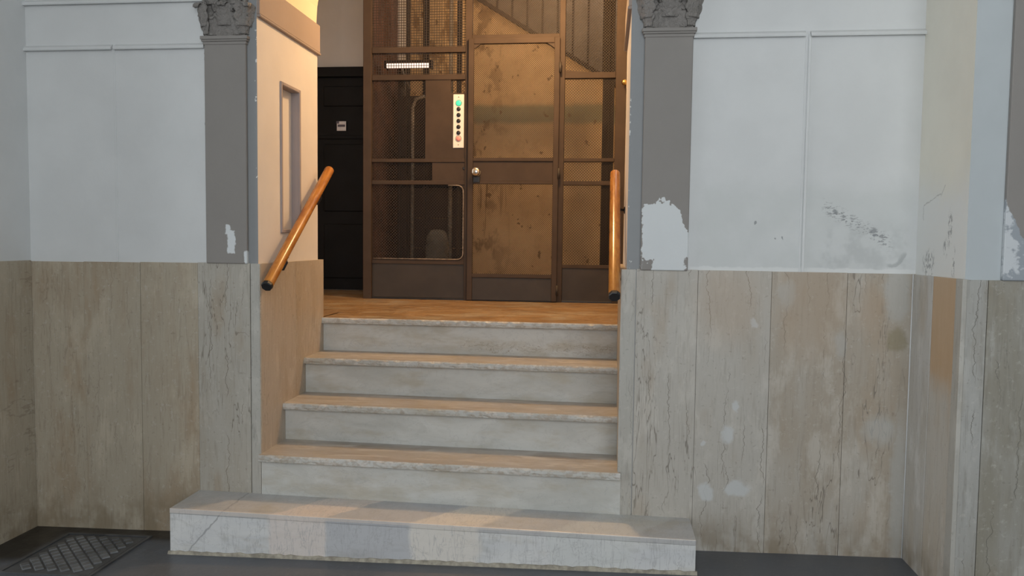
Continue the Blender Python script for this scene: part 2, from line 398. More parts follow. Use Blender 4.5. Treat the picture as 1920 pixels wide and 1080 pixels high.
M['ink'] = simple('dark_ink', (0.10, 0.09, 0.12, 1), .7, 0, .1, 40, bump=0)
M['brick'] = simple('brown_shaft_wall', (0.085, 0.036, 0.02, 1), .85, 0, .35, 7)
M['backwall'] = simple('grey_stairwell_wall', (0.155, 0.122, 0.085, 1), .85, 0, .2, 5)
M['mortar'] = simple('sandy_mortar', (0.34, 0.31, 0.25, 1), .9, 0, .3, 30, bump=.5)
M['rust'] = simple('cast_iron_cover', (0.075, 0.077, 0.08, 1), .5, .15, .3, 9, wear=(0.11, 0.13, 0.13, 1))
M['worn_iron'] = simple('worn_bright_cast_iron', (0.13, 0.135, 0.14, 1), .4, .2, .35, 7)
M['rubble'] = simple('pale_concrete_box', (0.13, 0.115, 0.085, 1), .9, 0, .35, 10)

t = MT('green_lit_button', .4); t.b.inputs['Base Color'].default_value = (0.05, .55, .35, 1)
t.b.inputs['Emission Color'].default_value = (0.05, .72, .40, 1); t.b.inputs['Emission Strength'].default_value = .75; M['green'] = t.m
t = MT('lit_tube', .4); t.b.inputs['Base Color'].default_value = (.9, .85, .8, 1)
t.b.inputs['Emission Color'].default_value = (1, .74, .62, 1); t.b.inputs['Emission Strength'].default_value = 1.3; M['tube'] = t.m

# varnished handrail wood, grain along the sloping rail
t = MT('varnished_wood', .25, spec=.5)
g = t.noise((55, 8, 12), 4, .6, 3, .4); c = t.mix(t.step(g, .3, .7), (0.32, 0.115, 0.02, 1), (0.50, 0.215, 0.042, 1))
M['wood'] = t.done(t.mix(t.mul(t.step(t.noise(9, 2, .5, 8), .55, .7), .4), c, (0.24, 0.075, 0.014, 1)))
# beige stained wall behind the lift, with a soft-edged grey-green stripe
t = MT('stained_beige_wall', .8, spec=.2)
n = t.noise(4, 4, .6, 3); c = t.mix(t.step(n, .3, .7), (0.52, 0.36, 0.195, 1), (0.63, 0.455, 0.26, 1))
w = t.jit(t.Z, 9, .02, 3)
c = t.mix(t.mul(t.mul(t.step(w, 2.25, 2.30), t.step(w, 2.40, 2.45, 1, 0)), .9), c, (0.24, 0.235, 0.155, 1))
left = t.step(t.X, -1.12, -.75, 1, 0)
st = t.mul(t.step(t.noise((7, 7, 4), 4, .65, 12), .50, .60), t.math('MULTIPLY_ADD', left, .75, .15))
c = t.mix(t.mul(st, .8), c, (0.14, 0.08, 0.035, 1))
sp = t.step(t.noise((13, 13, 11), 3, .6, 33), .655, .70)
c = t.mix(t.mul(sp, .85), c, (0.14, 0.08, 0.035, 1))
dr = t.mul(t.step(t.noise((40, 40, 2.5), 3, .6, 27), .56, .64), t.box(t.X, t.Z, -1.1, -.85, 1.2, 2.0, .1))
c = t.mix(t.mul(dr, .7), c, (0.14, 0.08, 0.035, 1))
M['beige'] = t.done(c)
# dark polished lobby floor
t = MT('dark_stone_floor', .38, spec=.5)
n = t.noise(5, 5, .65, 3); n2 = t.noise(40, 3, .6, 8)
c = t.mix(t.step(n, .3, .7), (0.068, 0.075, 0.086, 1), (0.098, 0.108, 0.125, 1))
c = t.mix(t.mul(t.step(n2, .58, .7), .4), c, (0.13, 0.13, 0.14, 1))
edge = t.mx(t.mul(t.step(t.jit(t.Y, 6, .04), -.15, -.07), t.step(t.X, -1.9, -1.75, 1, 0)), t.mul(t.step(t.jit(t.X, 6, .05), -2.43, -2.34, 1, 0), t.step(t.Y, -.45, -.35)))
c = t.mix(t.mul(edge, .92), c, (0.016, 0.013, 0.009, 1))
t.bump(t.math('ADD', n, n2), .2, .004)
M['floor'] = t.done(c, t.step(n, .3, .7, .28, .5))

# ------------------------------------------------------------------ key sizes (metres)
XL, XR = -2.594, 1.228          # left corner, right corner of the arch wall
JL, JR = -1.515, 0.085          # plaster faces of the arch jambs
T = 0.735                       # depth of the arch wall
ZD = 1.190                      # top of the marble
ZI0, ZI1 = 2.268, 2.410         # impost band
R1, TR, HB = 0.18, 0.2633, 0.1616
ZL = HB + 4*R1                  # landing level
E = 2.166                       # lift front plane
XC, RA, ZT = (JL+JR)/2, 0.805, 4.0
def zfloor(x): return 0.019*(x+0.6)

# ------------------------------------------------------------------ setting
def struct(o, label=None): o['kind'] = 'structure'; (label and o.__setitem__('label', label)); return o

# lobby floor (it rises gently to the right)
b = MB()
b.grid(lambda u, v: (PX0+(PX1-PX0)*u, PY+(.02-PY)*v, zfloor(PX0+(PX1-PX0)*u)), 24, 24, False)
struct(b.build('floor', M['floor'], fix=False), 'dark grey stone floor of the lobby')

# the wall with the arch
b = MB()
nd = 0.036; ny0, ny1, nz0, nz1 = .262, .470, 1.345, 2.013
# left pier
b.quad((XL, 0, -.1), (JL, 0, -.1), (JL, 0, ZI1), (XL, 0, ZI1))
b.quad((XL, T, -.1), (XL, T, ZI1), (JL, T, ZI1), (JL, T, -.1))
for (y0, y1, z0, z1) in ((0, ny0, -.1, ZI1), (ny1, T, -.1, ZI1), (ny0, ny1, -.1, nz0), (ny0, ny1, nz1, ZI1)):
    b.quad((JL, y0, z0), (JL, y1, z0), (JL, y1, z1), (JL, y0, z1))
# right pier
b.quad((JR, 0, -.1), (XR, 0, -.1), (XR, 0, ZI1), (JR, 0, ZI1))
b.quad((JR, T, -.1), (JR, T, ZI1), (XR, T, ZI1), (XR, T, -.1))
b.quad((JR, 0, -.1), (JR, 0, ZI1), (JR, T, ZI1), (JR, T, -.1))
# spandrels and the wall above
NA = 28
arc = [(XC - RA*math.cos(math.pi*i/NA), ZI1 + RA*math.sin(math.pi*i/NA)) for i in range(NA+1)]
for y in (0, T):
    for i in range(NA):
        (xa, za), (xb, zb) = arc[i], arc[i+1]
        b.quad((xa, y, za), (xb, y, zb), (xb, y, ZT), (xa, y, ZT))
    b.quad((XL, y, ZI1), (arc[0][0], y, ZI1), (arc[0][0], y, ZT), (XL, y, ZT))
    b.quad((arc[-1][0], y, ZI1), (XR, y, ZI1), (XR, y, ZT), (arc[-1][0], y, ZT))
wf = struct(b.build('wall_front', M['plaster_front']), 'white plaster wall with the open arch to the lift')
wf.data.materials.append(M['plaster_warm'])
for p in wf.data.polygons:
    if abs(p.normal.x) > .5: p.material_index = 1
# arch soffit
b = MB()
for i in range(NA):
    (xa, za), (xb, zb) = arc[i], arc[i+1]
    k = len(b.f); b.quad((xa, 0, za), (xa, T, za), (xb, T, zb), (xb, 0, zb)); b.sm.add(k)
o = b.build('arch_soffit', M['soffit'], wf, fix=False)
# impost bands, proud of the jambs
for (x0, x1) in ((JL-.02, JL+.012), (JR-.012, JR+.02)):
    b = MB(); b.box(x0, x1, .002, T+.012, ZI0, ZI1, .003); b.box(x0+(.0 if x0 < -1 else -.004), x1+(.004 if x0 < -1 else 0), .002, T+.016, ZI0-.012, ZI0, .003)
    b.build('impost_band', M['impost'], wf)
# niche in the left jamb: back, sides and raised frame
b = MB(); xb = JL-nd
b.quad((xb, ny0, nz0), (xb, ny1, nz0), (xb, ny1, nz1), (xb, ny0, nz1))
b.build('niche_back', M['plaster_warm'], wf, fix=False)
b = MB()
b.quad((JL, ny0, nz0), (xb, ny0, nz0), (xb, ny0, nz1), (JL, ny0, nz1)); b.quad((JL, ny1, nz0), (JL, ny1, nz1), (xb, ny1, nz1), (xb, ny1, nz0))
b.quad((JL, ny0, nz1), (xb, ny0, nz1), (xb, ny1, nz1), (JL, ny1, nz1)); b.quad((JL, ny0, nz0), (JL, ny1, nz0), (xb, ny1, nz0), (xb, ny0, nz0))
b.build('niche_lining', M['moulding_mauve'], wf, fix=False)
fw = .017
for (y0, y1, z0, z1) in ((ny0-fw, ny0, nz0-fw, nz1+fw), (ny1, ny1+fw, nz0-fw, nz1+fw), (ny0, ny1, nz1, nz1+fw), (ny0, ny1, nz0-fw, nz0)):
    b = MB(); b.box(JL-.002, JL+.008, y0, y1, z0, z1, .003); b.build('niche_moulding', M['moulding_mauve'], wf)

# raised mouldings that frame the wall fields
def moulding(x0, x1, z, mat, n):
    pts = [(0, .009), (-.011, .009), (-.012, 0), (-.018, 0), (-.020, .005), (-.016, .014), (-.006, .021), (0, .025)]
    b = MB(); b.prism([(x0, y, z-.012+h) for y, h in pts], (x1-x0, 0, 0)); struct(b.build('trim_%d' % n, mat))
moulding(XL, -2.178, 2.134, M['plaster'], 1); moulding(-2.168, -1.75, 2.134, M['plaster'], 2)
moulding(.335, .772, 2.142, M['plaster'], 3); moulding(.792, XR, 2.142, M['plaster'], 4)
moulding(XL, -1.75, 2.333, M['plaster'], 5); moulding(.335, XR, 2.345, M['plaster'], 6)
b = MB(); b.box(-2.177, -2.168, -.003, .001, ZD, 2.134, .001); struct(b.build('trim_7', M['plaster']))
b = MB(); b.box(.775, .781, -.004, .001, ZD, 2.13, .001); struct(b.build('trim_8', M['plaster']))
b = MB(); b.box(.786, .797, -.007, .001, ZD, 2.142, .002); struct(b.build('trim_9', M['plaster']))

# lobby left wall, right return, pier face, right wall, back wall with the entrance, ceiling
b = MB(); b.quad((XL, 0, -.1), (XL, 0, ZT), (XL, -.45, ZT), (XL, -.45, -.1)); b.quad((XL, -.45, -.1), (XL, -.45, ZT), (PX0, -.45, ZT), (PX0, -.45, -.1))
wl = struct(b.build('wall_left', M['plaster'], fix=False), 'white plaster pier side at the left edge')
b = MB(); b.quad((XR, 0, -.1), (XR, -.45, -.1), (XR, -.45, ZT), (XR, 0, ZT)); wr = struct(b.build('wall_right', M['plaster_return'], fix=False), 'short cream return wall right of the arch wall')
b = MB(); b.quad((XR, -.45, -.1), (PX1, -.45, -.1), (PX1, -.45, ZT), (XR, -.45, ZT)); wp = struct(b.build('wall_pier', M['plaster_blue'], fix=False), 'bluish pier face at the right edge')
b = MB(); b.quad((PX1, -.45, -.1), (PX1, PY, -.1), (PX1, PY, ZT), (PX1, -.45, ZT)); struct(b.build('wall_side', M['plaster'], fix=False))
b = MB(); y = PY; ox0, ox1, oz0, oz = -.9, 2.1, .9, 3.8
b.quad((PX0, y, -.1), (PX0, y, ZT), (ox0, y, ZT), (ox0, y, -.1)); b.quad((ox1, y, -.1), (ox1, y, ZT), (PX1, y, ZT), (PX1, y, -.1))
b.quad((ox0, y, oz), (ox0, y, ZT), (ox1, y, ZT), (ox1, y, oz)); b.quad((ox0, y, -.1), (ox0, y, oz0), (ox1, y, oz0), (ox1, y, -.1))
b.quad((PX0, -.45, 2.2), (PX0, -.45, ZT), (PX0, -2.8, ZT), (PX0, -2.8, 2.2)); b.quad((PX0, -2.8, -.1), (PX0, -2.8, ZT), (PX0, PY, ZT), (PX0, PY, -.1))
struct(b.build('wall_back', M['plaster'], fix=False), 'passage wall behind the viewer with an open window and the street end')
b = MB(); b.quad((PX0, 0, ZT), (PX1, 0, ZT), (PX1, PY, ZT), (PX0, PY, ZT)); struct(b.build('ceiling', M['ceiling'], fix=False))

# ---- marble slabs
def slab(parent, mat, x0, x1, y0, y1, z0, z1, name='marble_slab', bev=.0008):
    b = MB(); b.box(x0, x1, y0, y1, z0, z1, bev); return b.build(name, mat, parent, loc=((x0+x1)/2, (y0+y1)/2, z0))
g = .0006
for i, (x0, x1) in enumerate(((XL, -2.332), (-2.332, -2.062), (-2.062, -1.791), (-1.791, -1.549))):
    slab(wf, M['slab'] if i < 3 else M['slab_l'], x0+g, x1-g, -.009-.0012*(i % 2), .002, -.08, ZD-.004+.002*i)
slab(wf, M['slab_edge'], -1.547+g, -1.504, -.010, .002, -.08, ZD)
slab(wf, M['slab_edge'], .064, .124-g, -.011, .002, -.08, ZD+.002)
for i, (x0, x1) in enumerate(((.126, .377), (.377, .671), (.671, .967), (.967, XR))):
    slab(wf, M['slab_r'], x0+g, x1-g, -.009-.0012*(i % 2), .002, -.08, ZD+.004-.001*i)
for (y0, y1) in ((.0, .40), (.40, .792)):           # left jamb
    slab(wf, M['slab_reveal'], JL-.004, -1.504, y0+(.003 if y0 == 0 else g), y1-g, -.02, ZD+.001)
for (y0, y1) in ((.0, .40), (.40, .792)):           # right jamb
    slab(wf, M['slab_reveal'], .064, JR+.004, y0+(.003 if y0 == 0 else g), y1-g, -.02, ZD+.001)
slab(wf, M['slab_reveal'], -2.2, JL, T-.002, .792, ZL-.05, ZD+.001)
slab(wf, M['slab_reveal'], JR, .40, T-.002, .792, ZL-.05, ZD+.001)
for i, (y0, y1) in enumerate(((-.30, 0), (-.452, -.30))):
    slab(wl, M['slab'], XL-.002, XL+.009, y0+g, y1-g-(.01 if i == 0 else 0), -.08, ZD)
slab(wr, M['slab_side'], XR-.010, XR+.002, -.205+g, -.010, -.08, ZD)
slab(wr, M['slab_orange'], XR-.009, XR+.002, -.405, -.207, -.08, ZD+.001)
slab(wr, M['slab_edge'], XR-.011, XR+.004, -.4615, -.407, -.08, ZD+.002)
slab(wp, M['slab_grey'], XR+.0042, 1.300-g, -.461, -.448, -.08, ZD, )
for (x0, x1) in ((-3.6, -3.27), (-3.27, -2.93), (-2.93, XL+.009)):
    slab(wl, M['slab'], x0+g, x1-g, -.460, -.448, -.12, ZD)
for (x0, x1) in ((1.301, 1.62), (1.62, 1.95), (1.95, 2.3)):
    slab(wp, M['slab_grey'], x0+g, x1-g, -.460, -.448, -.08, ZD)
# lighter bead of filler at the right corner
b = MB(); b.tube([(XR-.012, -.012, -.02), (XR-.012, -.013, .6), (XR-.012, -.012, ZD)], .0022, 6); struct(b.build('trim_10', M['plaster']))

# ---- landing hall and lift well
b = MB()
zt = 3.75
b.quad((-2.8, .775, ZL), (-2.8, 2.97, ZL), (-2.8, 2.97, zt), (-2.8, .775, zt))
struct(b.build('wall_hall', M['plaster_hall'], fix=False), 'pale side wall of the landing hall')
b = MB(); dx0, dx1, dz = -2.42, -1.62, 2.668
b.quad((-2.8, 2.97, ZL), (dx0, 2.97, ZL), (dx0, 2.97, zt), (-2.8, 2.97, zt)); b.quad((dx0, 2.97, dz), (-1.6, 2.97, dz), (-1.6, 2.97, zt), (dx0, 2.97, zt))
b.quad((-2.14, 2.968, dz), (-1.6, 2.93, dz), (-1.6, 2.93, zt), (-2.14, 2.968, zt))
b.quad((-2.8, 3.001, ZL-.1), (-1.6, 3.001, ZL-.1), (-1.6, 3.001, zt), (-2.8, 3.001, zt))
struct(b.build('wall_landing', M['plaster_hall'], fix=False), 'pale wall above the black door on the landing')
b = MB(); b.quad((.45, .775, ZL), (.45, .775, zt), (.45, 4.9, zt), (.45, 4.9, ZL)); struct(b.build('wall_landing.001', M['plaster_hall'], fix=False))
b = MB(); b.quad((-2.8, T, zt), (.45, T, zt), (.45, E, zt), (-2.8, E, zt)); b.quad((-2.8, E, zt), (-1.7, E, zt), (-1.7, 2.97, zt), (-2.8, 2.97, zt))
struct(b.build('ceiling.001', M['plaster_hall'], fix=False))
b = MB(); b.box(-2.8, .45, TR*4+.004, 4.9, ZL-.05, ZL); b.box(-2.8, -1.5035, .792, TR*4+.004, ZL-.05, ZL); b.box(.0665, .45, .792, TR*4+.004, ZL-.05, ZL); struct(b.build('floor.001', M['landing']), 'ochre marble floor of the landing')
b = MB(); b.box(-1.72, -1.665, 2.20, 3.4, ZL, 4.6); struct(b.build('wall_shaft', M['brick']), 'brown side wall inside the lift well')
b = MB(); b.quad((-1.75, 4.9, ZL), (.45, 4.9, ZL), (.45, 4.9, 4.6), (-1.75, 4.9, 4.6)); b.quad((-1.75, 2.2, 4.6), (.45, 2.2, 4.6), (.45, 4.9, 4.6), (-1.75, 4.9, 4.6))
b.quad((-1.75, 3.4, ZL), (-1.75, 4.9, ZL), (-1.75, 4.9, 4.6), (-1.75, 3.4, 4.6)); b.quad((-1.75, 2.2, zt), (.45, 2.2, zt), (.45, 2.2, 4.6), (-1.75, 2.2, 4.6))
struct(b.build('wall_stairwell', M['backwall'], fix=False), 'grey-brown wall at the back of the stairwell')
SX0, SX1 = -1.665, -.02
sz = lambda x: 2.675 - .6215*(x+.122)
b = MB(); b.prism([(SX0, 3.35, ZL), (SX1, 3.35, ZL), (SX1, 3.35, sz(SX1)), (SX0, 3.35, sz(SX0))], (0, .12, 0))
struct(b.build('wall_stair', M['beige']), 'stained beige wall under the stairs behind the lift')
b = MB(); b.box(-.02, .45, 3.40, 3.47, ZL, 2.62); struct(b.build('wall_stair.001', M['beige']))

# black landing door
b = MB()
fr = b.box(dx0, dx0+.06, 2.94, 3.0, ZL, dz).box(dx0, dx1, 2.935, 3.0, 2.594, dz).box(dx1-.06, dx1, 2.94, 3.0, ZL, dz)
d1 = struct(b.build('door_1', M['doorblack']), 'tall black panelled door at the back of the landing')
b = MB(); b.box(dx0+.062, dx1-.062, 2.965, 3.0, ZL+.006, 2.588, .002); lf = b.build('leaf', M['doorblack'], d1)
for (z0, z1) in ((.98, 1.42), (1.52, 2.06), (2.36, 2.52)):
    b = MB(); b.box(dx0+.14, dx1-.14, 2.955, 2.967, z0, z1, .006); b.build('door_panel', M['doorblack'], lf)
b = MB(); b.box(dx0+.1, dx1-.1, 2.955, 2.967, 2.10, 2.13, .004); b.build('door_rail', M['doorblack'], lf)
# notice stuck to the door
nt = MB(); nt.box(-2.168, -2.092, 2.950, 2.953, 2.165, 2.240)
no = tag(nt.build('paper_notice', M['paper'], loc=(-2.13, 2.953, 2.165)), 'small white paper notice stuck on the black door', 'notice')
b = MB(); b.box(-2.160, -2.100, 2.948, 2.951, 2.196, 2.214); b.box(-2.172, -2.150, 2.948, 2.951, 2.222, 2.241); b.build('print', M['ink'], no)

# ------------------------------------------------------------------ marble steps
st = empty('marble_steps', (XC, -.26, 0), 'flight of worn white marble steps rising through the arch to the landing', 'steps')
bx0, bx1, by = -1.795, .3675, -.26
def zb(x): return HB - .0074*(x+.6)
b = MB()
pts = []
def hexa(b, x0, x1, y0, y1, zlo, zhi, bev=.003):
    bm = bmesh.new(); bmesh.ops.create_cube(bm, size=1)
    for v in bm.verts:
        x = x0 if v.co.x < 0 else x1; y = y0 if v.co.y < 0 else y1; v.co = Vector((x, y, zlo(x) if v.co.z < 0 else zhi(x)))
    bmesh.ops.bevel(bm, geom=bm.edges[:], offset=bev, segments=2, affect='EDGES', profile=.5); b.bm(bm)
hexa(b, bx0, bx1, by, -.0, lambda x: zb(x)-.022, zb, .0025)
b.build('bottom_tread', M['blocktop'], st)
b = MB(); hexa(b, bx0+.001, bx1-.001, by+.002, -.0, lambda x: zfloor(x)-.02, lambda x: zb(x)-.0224, .0005); b.build('bottom_riser', M['block'], st)
# uneven mortar line at the foot of the block
b = MB(); N = 90
tops = [zfloor(bx0+(bx1-bx0)*i/N) + .010 + .007*random.random() for i in range(N+1)]
for i in range(N):
    xa, xb2 = bx0-.006+(bx1-bx0+.012)*i/N, bx0-.006+(bx1-bx0+.012)*(i+1)/N; za, zb2 = tops[i], tops[i+1]
    b.quad((xa, by-.004, za), (xb2, by-.004, zb2), (xb2, by-.013, zfloor(xb2)-.01), (xa, by-.013, zfloor(xa)-.01)); b.quad((xa, by-.004, za), (xa, by+.004, za), (xb2, by+.004, zb2), (xb2, by-.004, zb2))
b.build('mortar_line', M['mortar'], st, fix=False)

def tread(k):
    """slab with a chipped front edge; k = 1..4"""
    z = HB + R1*k; y0 = (k-1)*TR - (.034 if k == 1 else .030); y1 = k*TR + .004
    x0, x1 = (-1.508, .076) if k == 1 else (-1.5035, .0665) if k < 4 else (-1.515, .075)
    th = .031; n = 160; rnd = random.Random(40+k)
    tz = .0062*(1-(k-1)/3)
    def chip():
        r = rnd.random(); return (.010*rnd.random() if r < .22 else .003*rnd.random())
    c = [(chip(), chip(), chip()*.8) for _ in range(n+1)]
    sm = lambda a, i, j: (a[max(i-1, 0)][j] + 2*a[i][j] + a[min(i+1, n)][j])/4
    b = MB(); rows = []
    for i in range(n+1):
        x = x0+(x1-x0)*i/n; dz = -tz*(x+.6)
        c0, c1, c2 = sm(c, i, 0), sm(c, i, 1), sm(c, i, 2)
        rows.append([(x, y1, z+dz), (x, y0+.004+c0*1.4, z+dz), (x, y0+.0015+c1*.5, z-.004-c0*.9+dz), (x, y0+c1*.6, z-th*.55+dz), (x, y0+.0015+c2*.8, z-th+.003+c2+dz), (x, y0+.006, z-th+dz), (x, y1, z-th+dz)])
    base = len(b.v); m_ = 7
    for r in rows: b.v += r
    for i in range(n):
        for j in range(m_-1): b.f.append((base+i*m_+j, base+(i+1)*m_+j, base+(i+1)*m_+j+1, base+i*m_+j+1))
    b.f.append(tuple(base+j for j in range(m_))); b.f.append(tuple(base+n*m_+j for j in range(m_-1, -1, -1)))
    o = b.build('tread', M['tread'] if k < 4 else M['landing'], st)
    o.data.materials.append(M['nosing'])
    for p in o.data.polygons:
        if p.normal.y < -.35: p.material_index = 1
for k in range(1, 5):
    z0, z1 = HB + R1*(k-1), HB + R1*k - .031
    y = (k-1)*TR - (.014 if k == 1 else 0)
    x0, x1 = (-1.500, .078) if k == 1 else (-1.5035, .0655) if k < 4 else (-1.53, .09)
    tz0 = .0062*(1-(k-2)/3) if k > 1 else 0; tz1 = .0062*(1-(k-1)/3)
    b = MB(); hexa(b, x0, x1, y, y+.04, (lambda x: zb(x)-.002) if k == 1 else (lambda x: z0 - tz0*(x+.6)-.002), lambda x: z1 - tz1*(x+.6), .001)
    b.build('riser', M['riser'], st)
    tread(k)

# ------------------------------------------------------------------ pilasters
def leaf_mesh(w, h, out, curl, name='acanthus_leaf'):
    def fn(u, v):
        s = (u-.5)*2
        lobes = 1 + .16*math.cos(v*6*math.pi + .5)*min(1, 3*abs(s))
        ww = w*.5*(.62 + .55*math.sin(math.pi*min(v*1.05, 1))**.8)*(1 - .45*max(0, v-.75)/.25)*lobes
        if v < .72: z = h*v/.72; y = -(out*.35*(v/.72)**1.5)
        else:
            a = (v-.72)/.28*math.pi*1.05; z = h + curl*.55*math.sin(a) - curl*.55*max(0, (a-math.pi*.5))*.35; y = -(out*.35 + curl*(1-math.cos(a))*.62)
        rib = -.006*math.exp(-(s/.18)**2); vein = .0022*math.cos(s*9+v*3)*(1-abs(s))
        y += rib + vein + .008*abs(s)**2 ; return (s*ww, y, z)
    b = MB(); b.grid(fn, 14, 18)
    bo = []
    o = b.build(name, M['carved'], fix=False)
    md = o.modifiers.new('thick', 'SOLIDIFY'); md.thickness = .007; md.offset = 1
    return o
def volute(cx, cy, cz, r, sgn):
    b = MB(); pts = []; rad = []
    for i in range(40):
        a = i/39*math.pi*3.2; rr = r*(1-.78*i/39)
        pts.append((cx + sgn*(rr*math.cos(a) - r), cy - .0006*i, cz + rr*math.sin(a))); rad.append(.0105*(1-.45*i/39))
    b.tube(pts, rad, 8); return b
proto_leaf = [None, None]
def pilaster(x0, x1, yf, mat, label, side, capital=True):
    cx = (x0+x1)/2; w = x1-x0; yw = yf
    p = empty('pilaster', (cx, yw, ZD), label, 'pilaster')
    f = yw-.020
    b = MB(); b.box(x0, x1, f, yw, ZD, 2.14, .003); b.build('shaft', mat, p)
    # necking: a fillet and a round bead
    b = MB(); b.box(x0-.004, x1+.004, f-.004, yw, 2.134, 2.147, .002); b.box(x0-.009, x1+.009, f-.009, yw, 2.147, 2.155, .002); b.box(x0-.013, x1+.013, f-.013, yw, 2.155, 2.170, .003, 2); b.build('necking', M['grey'], p)
    if not capital: return p
    # bell of the capital
    def bell(u, v):
        z = 2.17 + .28*v; fl = .004 + .030*v**2.2; a = u*2-1
        return (cx + (w/2+fl-.004)*a if abs(a) <= 1 else cx, yw, z)
    b = MB(); N = 10; rings = []
    for j in range(N+1):
        v = j/N; fl = .036*v**2.4 - .003; z = 2.172 + .285*v
        rings.append([(x0-fl, yw, z), (x0-fl, f-fl*.8, z), (x1+fl, f-fl*.8, z), (x1+fl, yw, z)])
    base = len(b.v)
    for r in rings: b.v += r
    for j in range(N):
        for k in range(3): b.f.append((base+j*4+k, base+j*4+k+1, base+j*4+k+5, base+j*4+k+4))
    b.f.append((base+N*4, base+N*4+1, base+N*4+2, base+N*4+3))
    cap = b.build('capital', M['carved'], p, loc=(cx, yw, 2.172))
    b = MB(); b.box(x0-.055, x1+.055, f-.052, yw, 2.455, 2.475, .004); b.box(x0-.047, x1+.047, f-.044, yw, 2.438, 2.456, .004); b.build('abacus', M['grey'], cap)
    def put(pr, x, y, z, rz, sc=(1, 1, 1)):
        o = pr.copy(); COL.objects.link(o); o.parent = cap; o.location = Vector((x, y, z)) - wloc(cap); o.rotation_euler = (0, 0, rz); o.scale = sc
        return o
    A, B = proto_leaf
    for k, xx in enumerate((-.32, .32)): put(A, cx+w*xx, f+.004, 2.173, 0)
    put(A, x0+.006, f+.006, 2.178, -math.radians(50), (.9, 1, 1.12)); put(A, x1-.006, f+.006, 2.178, math.radians(50), (.9, 1, 1.12))
    put(B, cx, f-.002, 2.215, 0, (1.1, 1, 1)); put(B, cx-w*.5, f-.004, 2.21, -math.radians(42)); put(B, cx+w*.5, f-.004, 2.21, math.radians(42))
    put(B, cx-w*.27, f-.012, 2.30, -.1, (.8, 1, .8)); put(B, cx+w*.27, f-.012, 2.30, .1, (.8, 1, .8))
    for s in (-1, 1): volute(cx+s*(w/2+.052), f-.028, 2.405, .030, s).build('volute', M['carved'], cap)
    for s in (-1, 1): volute(cx+s*.012, f-.040, 2.40, .018, -s).build('volute', M['carved'], cap)
    for s in (-1, 1):
        b = MB(); b.tube([(cx+s*w*.2, f-.008, 2.27), (cx+s*w*.26, f-.014, 2.32), (cx+s*w*.42, f-.024, 2.375), (cx+s*(w/2+.03), f-.03, 2.43)], [.007, .008, .009, .007], 8); b.build('stem', M['carved'], cap)
    return p
t = MT('carved_grey_paint', .75, spec=.3)
n = t.noise(30, 3, .6, 4); hgt = t.math('ADD', t.noise(75, 3, .6, 6, 1.2), t.mul(t.noise(32, 2, .5, 9, .8), 1.2))
t.bump(hgt, .9, .012)
M['carved'] = t.done(t.mix(n, (0.24, 0.225, 0.21, 1), (0.29, 0.273, 0.255, 1)))
proto_leaf[0] = leaf_mesh(.072, .072, .016, .016); proto_leaf[1] = leaf_mesh(.078, .085, .028, .022)
pilaster(-1.745, -1.557, 0, M['grey_l'], 'grey pilaster with carved leaf capital on the left side of the arch', -1)
pilaster(.141, .333, 0, M['grey_r'], 'grey pilaster right of the arch with a large bare white patch near its foot', 1)
pilaster(1.342, 1.62, -.45, M['grey_f'], 'grey peeling pilaster cut off at the right edge on the bluish pier', 2)
for o in proto_leaf: bpy.data.objects.remove(o)

# ------------------------------------------------------------------ handrails
def handrail(x, wallx, label, y0, z0, y1, z1):
    h = empty('handrail', (x, y0, z0), label, 'handrail')
    d = Vector((0, y1-y0, z1-z0)).normalized(); up = Vector((0, -d.z, d.y)); n = 16; r = .0245
    P0, P1 = Vector((x, y0, z0)), Vector((x, y1, z1))
    b = MB(); b.tube([P0+d*.012, P0+d*.016, P1-d*.006, P1], [r, r, r, r*.86], n); b.build('rail', M['wood'], h, loc=P0)
    b = MB(); b.tube([P0-d*.004, P0+d*.0, P0+d*.0125], [r*.9, r*1.03, r*1.03], 8, smooth=False); tag(b.build('end_cap', M['black'], h, loc=P0), 'black end cap')
    s = 1 if wallx > x else -1
    for q in (.24, .80):
        c = P0 + (P1-P0)*q - up*r*.9
        b = MB(); b.tube([c+up*.004, c-up*.028, Vector((x+s*.012, c.y+.008, c.z-.052)), Vector((wallx, c.y+.010, c.z-.056))], [.006, .006, .0065, .0065], 8)
        b.lathe((wallx-s*.005, c.y+.010, c.z-.056), (s, 0, 0), [(0, .012), (.002, .017), (.006, .018)], 14)
        b.box(x-.009, x+.009, c.y-.02, c.y+.02, c.z-.001, c.z+.003)
        b.build('bracket', M['black'], h, loc=c)
    return h
handrail(-1.450, JL, 'varnished wooden handrail sloping up the left jamb of the arch', -.063, 1.095, .736, 1.664)
handrail(.036, JR, 'varnished wooden handrail on the right jamb of the arch, seen end on', -.13, 1.085, .63, 1.640)

